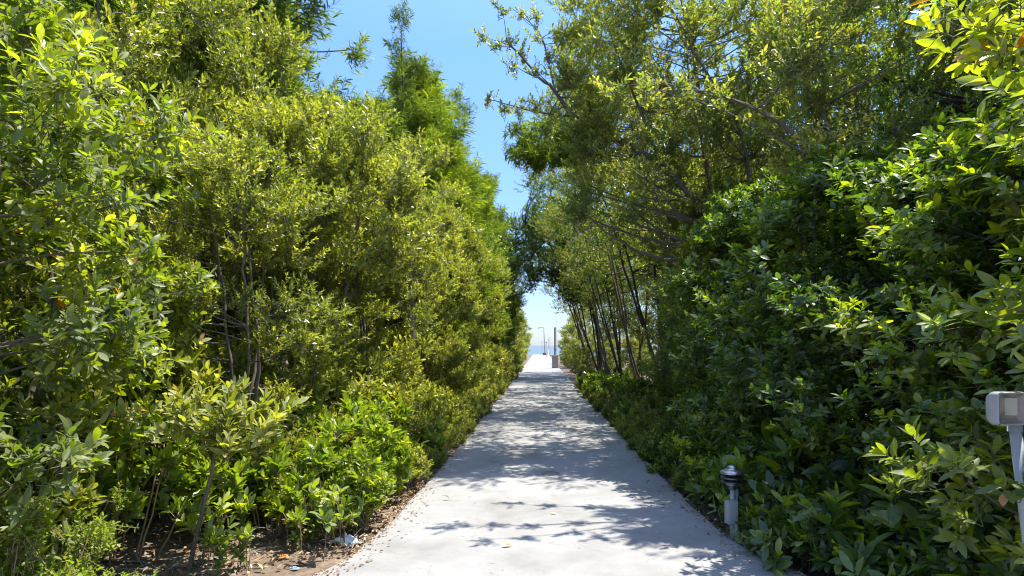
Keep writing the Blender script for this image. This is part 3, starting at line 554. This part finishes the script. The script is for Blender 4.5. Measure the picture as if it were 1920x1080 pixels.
def arch():
    rng = np.random.default_rng(301)
    b = np.array([2.9, 31.5, GZ]); P = lambda x, y, d=0: tuple(px(x, y, 31.5+d)-b)
    st = [([(0, 0, -.1), (.1, 0, 1.5), P(1105, 560), P(1075, 490), P(1030, 440), P(985, 420)], .13, .03), ([P(1105, 560), P(1130, 470), P(1120, 400)], .08, .03), ([P(1075, 490), P(1040, 510), P(1010, 515)], .05, .02)]
    C = [P(rng.uniform(985, 1110), rng.uniform(395, 520), rng.uniform(-1.5, 1.5)) for _ in range(85)]+[P(rng.uniform(1050, 1110), rng.uniform(515, 570), rng.uniform(-1, 1)) for _ in range(12)]+[P(rng.uniform(1000, 1060), rng.uniform(500, 528), rng.uniform(-1, 1)) for _ in range(10)]
    C += [P(rng.uniform(1000, 1100), rng.uniform(330, 400), rng.uniform(-1.5, 1.5)) for _ in range(30)]
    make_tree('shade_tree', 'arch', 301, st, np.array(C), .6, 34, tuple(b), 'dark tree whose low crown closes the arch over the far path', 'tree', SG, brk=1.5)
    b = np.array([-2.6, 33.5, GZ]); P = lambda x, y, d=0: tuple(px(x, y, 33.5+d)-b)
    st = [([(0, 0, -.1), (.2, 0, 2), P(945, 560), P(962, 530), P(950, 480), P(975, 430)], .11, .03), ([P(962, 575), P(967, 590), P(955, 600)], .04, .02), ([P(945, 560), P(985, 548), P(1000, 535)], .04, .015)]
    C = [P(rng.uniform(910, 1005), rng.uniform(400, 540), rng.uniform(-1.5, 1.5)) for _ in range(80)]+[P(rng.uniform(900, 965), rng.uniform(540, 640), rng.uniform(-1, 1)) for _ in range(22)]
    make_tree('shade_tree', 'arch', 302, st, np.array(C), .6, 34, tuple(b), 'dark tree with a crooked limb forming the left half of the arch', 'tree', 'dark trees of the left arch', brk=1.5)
arch()
row(OB, [(3.0, 10.2, .95, 0), (3.7, 11.4, 1.0, 1), (3.0, 12.4, .78, 0), (4.3, 13.4, 1.05, 0), (4.4, 16, .9, 1), (4.9, 18.5, .9, 0), (5.4, 14.6, 1.2, 1), (5.4, 22, .9, 0), (6.2, 26, 1.0, 1), (7.5, 19, 1.2, 0), (8, 24, 1.2, 1)],
    '{o} thin-stemmed leafy tree filling the mid-height gap right of the path', 'thin-stemmed trees on the right')
def hero_right():
    rng = np.random.default_rng(201); D = 9.6; b = np.array([3.1, 9.4, GZ])
    P = lambda x, y, d=0: tuple(px(x, y, D+d)-b)
    st = [([(0, 0, -.1), (-.1, .1, 1.2), P(1330, 420), P(1240, 310), P(1152, 259), P(1078, 218), P(1041, 174), P(1004, 137), P(949, 74)], .085, .012),
          ([P(1078, 218), P(1040, 215, -.2), P(985, 205, -.3), P(915, 185, -.4)], .02, .006),
          ([P(1041, 174), P(1030, 120, .2), P(1010, 60, .3), P(960, 15, .4)], .02, .006),
          ([P(1240, 310), P(1190, 180, .3), P(1150, 80, .5), P(1120, -20, .6)], .03, .008),
          ([(0, 0, 1.3), P(1400, 300, -.3), P(1330, 150, -.6), P(1260, 20, -.8)], .045, .01)]
    C = [P(x, y, rng.uniform(-.5, .5)) for x, y in [(900, 64), (925, 85), (955, 72), (985, 95), (1005, 60), (975, 20), (940, 8), (1010, 20), (1030, 100), (1050, 60), (915, 182), (945, 195), (975, 200), (1005, 190), (1035, 205), (1060, 150), (1000, 130), (1085, 180), (960, 120)]]
    n1 = len(C)
    for _ in range(90):
        C.append(P(rng.uniform(1060, 1420), rng.uniform(-60, 420), rng.uniform(-1, 1.2)))
    cr = np.r_[np.full(n1, .2), np.full(90, .4)]
    C = np.array(C); C = np.array([c for c in C]); 
    make_tree('shade_tree', 'olive', 201, st, C, cr, 24, tuple(b), 'olive-leaved tree whose long branch reaches over the path against the sky', 'tree', SG)
hero_right()
def spray_tree():
    rng = np.random.default_rng(401); b = np.array([3.9, 6.6, GZ])
    st = [([(0, 0, -.1), (-.1, 0, 1.6), (-.6, -.1, 3.0), (-1.5, -.2, 3.9), (-2.4, -.3, 4.2), (-3.1, -.3, 4.25)], .05, .006),
          ([(-1.5, -.2, 3.9), (-2.2, -.55, 4.05), (-2.9, -.75, 4.0)], .014, .005), ([(-1.2, -.15, 3.6), (-1.9, .3, 4.2), (-2.6, .5, 4.5)], .014, .005), ([(-.6, -.1, 3.0), (-.9, .2, 4.2), (-1.0, .3, 5.2)], .03, .008)]
    C = [(-1.7+rng.normal(0, .1), -.2, 4.0), (-2.1, -.25, 4.25), (-2.5, -.3, 4.3), (-2.85, -.35, 4.2), (-3.15, -.3, 4.3), (-2.2, -.55, 4.1), (-2.6, -.7, 4.1), (-2.95, -.8, 4.05), (-1.9, .3, 4.3), (-2.3, .4, 4.45), (-2.65, .5, 4.55), (-3.3, -.45, 4.2), (-1.9, -.7, 4.3)]
    n1 = len(C); C += [(rng.uniform(-1.5, .1), rng.uniform(-.7, .8), rng.uniform(3.2, 5.4)) for _ in range(34)]
    make_tree('shade_tree', 'olive', 401, st, np.array(C), np.r_[np.full(n1, .17), np.full(34, .36)], 17, tuple(b), 'slim olive-leaved tree with a level spray of twigs above the near path', 'tree', SG)
    rng = np.random.default_rng(402); b = np.array([3.9, 15.5, GZ]); P = lambda x, y, d=0: tuple(px(x, y, 15.5+d)-b)
    st = [([(0, 0, -.1), (-.2, 0, 3.5), P(1200, 330), P(1100, 290), P(1020, 285), P(960, 280)], .11, .012), ([P(1200, 330), P(1130, 220), P(1060, 150)], .05, .01), ([P(1100, 290), P(1040, 250), P(980, 235)], .02, .008)]
    C = [P(rng.uniform(962, 1110), rng.uniform(228, 312), rng.uniform(-.7, .7)) for _ in range(42)]+[P(rng.uniform(1060, 1220), rng.uniform(150, 330), rng.uniform(-1, 1)) for _ in range(32)]
    make_tree('casuarina_tree', 'needle', 402, st, np.array(C), .45, 10, tuple(b), 'feathery casuarina among the right trees with a level branch against the sky', 'tree', SG, up=.1)
spray_tree()

# ------------------------------------------------------------------ built objects
M_ALU = plain('brushed_aluminium', (.36, .36, .37), .3, .9, .25, 30)
M_PVC = plain('white_pipe', (.36, .37, .38), .45, 0, .08, 9)
M_GREYBOX = plain('grey_plastic', (.27, .28, .29), .5, 0, .1, 14)
M_CONC = plain('bare_concrete', (.30, .29, .27), .85, 0, .25, 7)
M_BLUEPOST = plain('dark_blue_paint', (.008, .011, .024), .7, 0, .2, 8)
M_STEEL = plain('galvanised_steel', (.10, .105, .11), .6, .1, .1)
M_LENS = plain('frosted_lens', (.6, .6, .55), .3, 0, .05)
M_LOUV = plain('tarnished_dark_metal', (.10, .10, .11), .35, .8, .3)
def bollard(loc, rz, label, s=1.0):
    t = empty('bollard_light', loc, rz, label, 'bollard light', 'bollard lights on the right path edge')
    g = Geo(); g.lathe([(0, -.06), (.019, -.06), (.019, .44), (0, .44)], k=20); g.build('post', M_PVC, t)
    h = empty('lamp_head', (0, 0, 0)); h.parent = t
    bpy.data.objects.remove(h)
    g = Geo(); g.lathe([(.019, .405), (.03, .41), (.03, .435), (.055, .45), (.062, .462), (0, .464)], k=32); base = g.build('lamp_collar', M_ALU, t)
    g = Geo()
    for z, r in ((.475, .088), (.508, .096)):
        g.lathe([(.042, z+.022), (r*.8, z+.012), (r, z), (r, z-.005), (r*.78, z+.004), (.040, z+.016)], k=36)
    g.build('louvre', M_LOUV, t)
    g = Geo(); g.lathe([(.030, .46), (.033, .48), (.033, .55), (0, .552)], k=24); g.build('lens', M_LENS, t)
    g = Geo(); g.lathe([(.02, .545), (.098, .543), (.102, .548), (.095, .56), (.06, .578), (.045, .583), (.045, .59), (.036, .602), (.018, .612), (0, .614)], k=36); g.build('cap', M_ALU, t)
    g = Geo()
    for a in (.6, 2.7, 4.8): g.tube([(.058*math.cos(a), .058*math.sin(a), .455), (.058*math.cos(a), .058*math.sin(a), .55)], .0045, 6)
    g.build('support_rod', M_ALU, t)
    return t
bl = bollard((1.60, 5.30, .0), .3, 'metal-capped bollard light with grey box at the right path edge')
g = Geo(); g.box((-.035, -.035, .235), (.085, .07, .19)); bx_ = bevel(g.build('junction_box', M_GREYBOX, bl, False), .004)
g = Geo(); g.box((-.035, -.0735, .235), (.075, .006, .178)); bevel(g.build('box_lid', M_PVC, bx_, False), .002)
g = Geo(); g.tube(smoothpath([(.02, -.03, .16), (.022, -.03, .06), (.04, -.045, -.0), (.085, -.07, -.07)], 6), .018, 10); g.build('conduit', M_PVC, bl)
g = Geo(); g.tube([(.062, .03, -.1), (.062, .03, .385)], .010, 10); g.tube([(.062, .03, .35), (.062, .03, .40)], .016, 10); g.build('side_pipe', M_PVC, bl)
bollard((1.72, 24.5, 0), 1.0, 'far pale bollard light among the shrubs down the right edge')
def floodlight():
    D = 2.6; c = px(1892, 766, D)
    t = empty('floodlight', (c[0]+.2, D+.05, GZ), 0, 'square grey floodlight on a leaning white pipe at the right edge', 'floodlight')
    o = np.array([c[0]+.2, D+.05, GZ])
    g = Geo(); top = px(1903, 800, D+.05)-o; bot = np.array([.03, 0, -.1]); g.tube(curve(bot, top, (0, 0, 0), 4), .022, 20)
    g.tube([top-np.array([0, 0, .02]), top+np.array([0, 0, .035])], .027, 20); g.build('pipe', M_PVC, t)
    hc = c-o; sx, sz = .138, .136
    def rr(w, h, r, y, k=6):
        pts = []
        for cx, cz, a0 in ((w/2-r, h/2-r, 0), (-w/2+r, h/2-r, 90), (-w/2+r, -h/2+r, 180), (w/2-r, -h/2+r, 270)):
            for i in range(k+1):
                a = R(a0+90*i/k); pts.append((cx+r*math.cos(a), y, cz+r*math.sin(a)))
        return np.array(pts)
    rot = R(9); RM = np.array([[math.cos(rot), math.sin(rot), 0], [-math.sin(rot), math.cos(rot), 0], [0, 0, 1]])
    def loft(rings, close=True):
        V = np.vstack(rings)@RM+hc; n = len(rings[0]); F = [(i*n+j, i*n+(j+1) % n, (i+1)*n+(j+1) % n, (i+1)*n+j) for i in range(len(rings)-1) for j in range(n)]
        return V, F
    def disc(ring, g):
        V = np.vstack([ring, ring.mean(0)])@RM+hc; n = len(ring)
        g.add(V, [(j, (j+1) % n, n, n) for j in range(0)] or [(n, j, (j+1) % n, (j+2) % n) for j in range(0, n, 2)])
    g = Geo(); rings = [rr(sx*.8, sz*.8, .02, .055), rr(sx*.94, sz*.94, .02, .035), rr(sx, sz, .018, .02), rr(sx, sz, .018, -.012), rr(sx*.97, sz*.97, .017, -.018), rr(sx*.90, sz*.90, .014, -.018), rr(sx*.88, sz*.88, .014, -.008)]
    g.add(*loft(rings)); disc(rr(sx*.8, sz*.8, .02, .055), g); g.build('housing', plain('light_grey_housing', (.33, .33, .325), .4, 0, .06), t)
    g = Geo(); rings = [rr(sx*.88, sz*.88, .013, -.009), rr(sx*.66, sz*.6, .006, .016)]; g.add(*loft(rings)); disc(rings[-1], g)
    g.build('reflector', plain('dull_reflector', (.2, .205, .21), .4, .5, .1), t)
    g = Geo(); g.box(tuple(np.array([.018, .012, .006])@RM+hc), (.05, .006, .07), -rot); g.build('led_panel', plain('pale_led', (.5, .49, .42), .5, 0, .04), t, False)
    m, tt, b, out = newmat('clear_glass'); gl = N(tt, 'ShaderNodeBsdfGlossy', i_Roughness=.08); trn = N(tt, 'ShaderNodeBsdfTransparent', i_Color=(.93, .95, .95, 1))
    mz = N(tt, 'ShaderNodeMixShader', i_0=.13); tt.links.new(trn.outputs[0], mz.inputs[1]); tt.links.new(gl.outputs[0], mz.inputs[2]); tt.links.new(mz.outputs[0], out.inputs[0])
    g = Geo(); ring = rr(sx*.9, sz*.9, .014, -.0195); disc(ring, g); g.build('glass', m, t, False)
    for ax_, az_ in ((-1, -1), (-1, 1), (1, -1), (1, 1)):
        q = np.array([ax_*(sx/2-.006), -.018, az_*(sz/2-.006)]); g = Geo(); g.tube([q@RM+hc, (q+np.array([0, -.0025, 0]))@RM+hc], .0028, 10); g.build('screw', M_LOUV, t)
    g = Geo(); g.tube(smoothpath([np.array([.07, .03, -.06])@RM+hc, np.array([.075, .05, -.12])@RM+hc, top+np.array([.03, .02, -.14]), top+np.array([.026, .01, -.3])], 5), .004, 8); g.build('cable', M_LOUV, t)
    g = Geo(); g.box(tuple(np.array([.0955, .01, .01])@RM+hc), (.03, .06, .10), -rot); bevel(g.build('driver_box', plain('dark_grey_plastic', (.12, .13, .15), .5), t, False), .004)
    g = Geo(); g.tube([np.array([.094, .0, .062])@RM+hc, np.array([.094, .0, .082])@RM+hc], .01, 12); g.build('sensor_cap', M_PVC, t)
floodlight()
def block():
    c = px(1041, 690, 45.5); t = empty('concrete_pillar', (c[0], c[1]+.25, 0), 0, 'squat grey concrete pillar on the right of the far path', 'pillar')
    g = Geo(); g.box((0, 0, .43), (.44, .44, .86)); bevel(g.build('plinth', M_CONC, t, False), .01)
    g = Geo(); g.box((-.03, 0, .895), (.66, .5, .07)); bevel(g.build('cap_slab', plain('cap_stone', (.42, .41, .38), .8), t, False), .01)
    t2 = empty('lamp_post', (c[0], c[1]+.25, .93), 0, 'dark blue post standing on top of the concrete pillar', 'post')
    g = Geo(); g.tube([(0, 0, 0), (0, 0, 1.93)], .07, 12); g.build('pole', M_BLUEPOST, t2)
    g = Geo(); g.lathe([(0, 0), (.1, 0), (.1, .02), (0, .02)]); g.build('base_plate', M_BLUEPOST, t2)
    g = Geo(); g.lathe([(0, 1.93), (.062, 1.93), (.062, 1.97), (0, 1.98)]); g.build('end_cap', M_BLUEPOST, t2)
    g = Geo(); g.box((0, 0, .42), (.2, .16, .04)); g.build('clamp', M_STEEL, t2, False)
block()
def far_lamp():
    D = 108; c = px(1021, 664, D); t = empty('street_lamp', (c[0], D, 0), 0, 'slim street lamp with one arm by the sea at the path end', 'street lamp')
    g = Geo(); g.tube([(0, 0, .4), (-.05, 0, 2.5), (-.12, 0, 4.6)], [.075, .06, .05], 8); g.build('pole', M_STEEL, t)
    g = Geo(); g.tube([(-.12, 0, 4.6), (-.5, 0, 4.66), (-.95, 0, 4.6)], .04, 6); g.build('arm', M_STEEL, t)
    g = Geo(); g.box((-.98, 0, 4.57), (.5, .2, .08)); g.build('lamp_head', M_STEEL, t, False)
    g = Geo(); g.box((0, 0, .2), (.62, .5, .42)); bevel(g.build('base_block', plain('brown_grey_block', (.16, .14, .12), .8), t, False), .02)
far_lamp()
# mooring poles by the water
POLE = None
for i, (x, h, r, lb) in enumerate([(1024, 2.1, .06, 'short pole with a dark top just right of the far street lamp'), (1028, 2.6, .035, 'thin pole standing second to the right of the street lamp'), (1031, 2.9, .03, 'thin pole standing third to the right of the street lamp'), (1016, 2.2, .03, 'thin pole in the water just left of the street lamp')]):
    D = 112 + i; c = px(x, 664, D); z0 = -1.4 if i else -.4
    t = empty('mooring_pole', (c[0], D, z0), 0, lb, 'pole', 'poles standing by the water')
    g = Geo(); g.tube([(0, 0, 0), (.02, 0, h-z0+.0)], r, 7); g.build('shaft', M_STEEL, t)
    g = Geo(); g.lathe([(0, h-z0), (r*1.6, h-z0), (r*1.6, h-z0+.14), (0, h-z0+.18)], k=8); g.build('cap', M_BLUEPOST, t)
def antenna():
    c = px(1043, 640, 100); t = empty('antenna_mast', (c[0]+.1, 100, -.4), 0, 'very thin tall mast rising behind the bushes right of the lamp', 'mast')
    g = Geo(); g.tube([(0, 0, 0), (0, 0, 9.6)], [.045, .025], 6); g.build('shaft', M_STEEL, t)
    g = Geo(); g.box((0, 0, 8.9), (.5, .04, .04)); g.build('crossbar', M_STEEL, t, False)
antenna()
def rail():
    t = empty('railing', (1.35, 100, 0), 0, 'low pale blue railing along the right side near the sea', 'railing')
    m = plain('pale_blue_paint', (.45, .55, .68), .5); g = Geo()
    for z in (.45, .85): g.tube([(0, -6, z), (.2, 12, z)], .035, 6)
    g.build('rail', m, t)
    for k in range(6):
        g = Geo(); g.tube([(.2*k/5, -6+18*k/5, -.3), (.2*k/5, -6+18*k/5, .9)], .04, 6); g.build('post', m, t)
rail()
# cover in the path
c = px(1032, 887, 8.0)
t = empty('drain_cover', (c[0], c[1], 0.002), 0, 'small round grey-brown drain cover set into the path', 'drain cover')
g = Geo(); g.lathe([(.112, -.004), (.112, .005), (.100, .006)], k=40); g.build('rim', plain('stained_rim', (.22, .2, .17), .8, 0, .2, 30), t)
g = Geo(); g.lathe([(.099, .003), (.05, .006), (.0, .006)], k=40); g.build('plate', plain('stained_plate', (.17, .155, .13), .8, 0, .3, 25), t)
# fallen leaves on the path
M_DEADO = leaf_mat('orange_dead_leaf', [(0, (.5, .24, .05)), (1, (.62, .36, .08))], rough=.6, trans=.1)
M_DEADG = leaf_mat('dull_dead_leaf', [(0, (.12, .12, .05)), (1, (.24, .17, .07))], rough=.7, trans=.1)
def fallen(x, y, a, L, m, lb, seed):
    D = CH*1200/(y-648); p = px(x, y, D); rng = np.random.default_rng(seed)
    V, F, k = leaf_geo(np.array([[0, 0, .012]]), np.array([[math.cos(a), math.sin(a), .05]]), np.array([[.15, -.25, 1.]]), np.array([L]), np.array([L*.42]), rng, 2, .3, .45)
    V = V-np.array([math.cos(a)*L/2, math.sin(a)*L/2, 0]); V[:, 2] += .006-V[:, 2].min()
    o = mesh_from('fallen_leaf', V, F, m, attr=np.full(len(V), .5)); o.location = (p[0], p[1], 0)
    tag(o, lb, 'fallen leaf', 'fallen leaves on the path')
fallen(950, 1026, .35, .085, M_DEADO, 'curled orange leaf nearest the camera on the bare path', 1)
fallen(1037, 964, 2.8, .075, M_DEADO, 'smaller orange leaf beside the branch shadow on the path', 2)
for i, (x, y, lb) in enumerate([(838, 938, 'dull brown leaf on the sunlit left part of the path'), (1136, 861, 'dull greenish leaf on the path just past the drain cover'), (1280, 953, 'dull green leaf lying near the right path edge, closer to the bollard'), (1216, 908, 'dull green leaf near the right path edge under the overhanging shrub'), (1080, 775, 'brownish leaf far along the shaded middle of the path'), (1244, 952, 'small dull leaf left of the green one by the bollard')]):
    fallen(x, y, i*1.3, .06, M_DEADG, lb, 10+i)
# fine debris on the path
rng = np.random.default_rng(77); n = 260
y = rng.uniform(4.2, 14, n); x = rng.uniform(-1.2, 1.45, n); x = np.where(rng.uniform(0, 1, n) < .4, np.sign(x)*(1.3-.25*rng.uniform(0, 1, n)**2), x); a = np.stack([x, y, np.full(n, .004)], 1); th = rng.uniform(0, 6.28, n); l = rng.uniform(.01, .06, n)
bb = a+np.stack([np.cos(th)*l, np.sin(th)*l, np.zeros(n)], 1); g = Geo(); g.twigs(a, bb, .0013, .0009)
tag(g.build('path_debris', M_BARK), 'tiny twig bits scattered over the pale path', 'twig bits', kind='stuff')
# litter on the left soil
def bag(x, y, D, s, m, lb, seed, name='plastic_bag', cat='litter'):
    rng = np.random.default_rng(seed); p = px(x, y, D); k = 9
    th, ph = np.meshgrid(np.linspace(0, 2*math.pi, 16, endpoint=False), np.linspace(0, math.pi/2, k))
    rad = 1+.28*np.sin(th*3+ph*4)+.16*rng.normal(0, 1, th.shape)
    V = np.stack([s*rad*np.sin(ph)*np.cos(th), s*.6*rad*np.sin(ph)*np.sin(th), s*.45*np.cos(ph)*(1+.2*rng.normal(0, 1, th.shape))*rad], -1)
    V[0] = V[0].mean(0); V = V.reshape(-1, 3)
    F = [(i*16+j, i*16+(j+1) % 16, (i+1)*16+(j+1) % 16, (i+1)*16+j) for i in range(1, k-1) for j in range(16)]+[(16+j, 16+(j+1) % 16, 16+(j+2) % 16, 0) for j in range(0, 16, 2)]
    o = mesh_from(name, V, F, m, smooth=False); o.location = (p[0], p[1], GZ+.015); tag(o, lb, cat)
bag(652, 1012, 5.35, .11, plain('white_film', (.7, .72, .74), .35), 'crumpled white plastic bag on the soil by the left path edge', 1)
bag(553, 1066, 4.75, .028, plain('pale_blue_film', (.3, .42, .6), .4), 'pale blue scrap of litter by the lone seedling', 2, 'litter_scrap')
bag(405, 1062, 4.8, .018, plain('bright_blue_film', (.05, .25, .5), .4), 'tiny bright blue scrap near the sapling foot', 3, 'litter_scrap')
bag(530, 1020, 5.0, .04, plain('orange_film', (.55, .25, .08), .5), 'small orange scrap of litter among the left seedlings', 4, 'litter_scrap')
def marker():
    p = px(537, 990, 5.3); t = empty('yellow_flower', (p[0], p[1], GZ), 0, 'small yellow blossom on a stem among the left seedlings', 'flower')
    g = Geo(); g.tube([(0, 0, 0), (.01, 0, .12), (0, 0, .2)], .003, 5); g.build('stem', M_STEM, t)
    rng = np.random.default_rng(6); n = 7; th = np.arange(n)*6.283/n
    D = np.stack([np.cos(th)*.6, np.sin(th)*.6, np.full(n, .5)], 1)
    V, F, k = leaf_geo(np.tile([[0, 0, .2]], (n, 1)), D, np.tile([[0, 0, 1.]], (n, 1)), np.full(n, .03), np.full(n, .02), rng)
    mesh_from('petals', V, F, plain('yellow_petal', (.75, .5, .02), .5), t)
marker()

for o in [o for o in bpy.data.objects if o.parent is None and o.type == 'EMPTY' and not o.get('label')]:
    for ch in list(o.children): bpy.data.objects.remove(ch)
    bpy.data.objects.remove(o)
for o in bpy.data.objects:
    if '_used' in o: del o['_used']
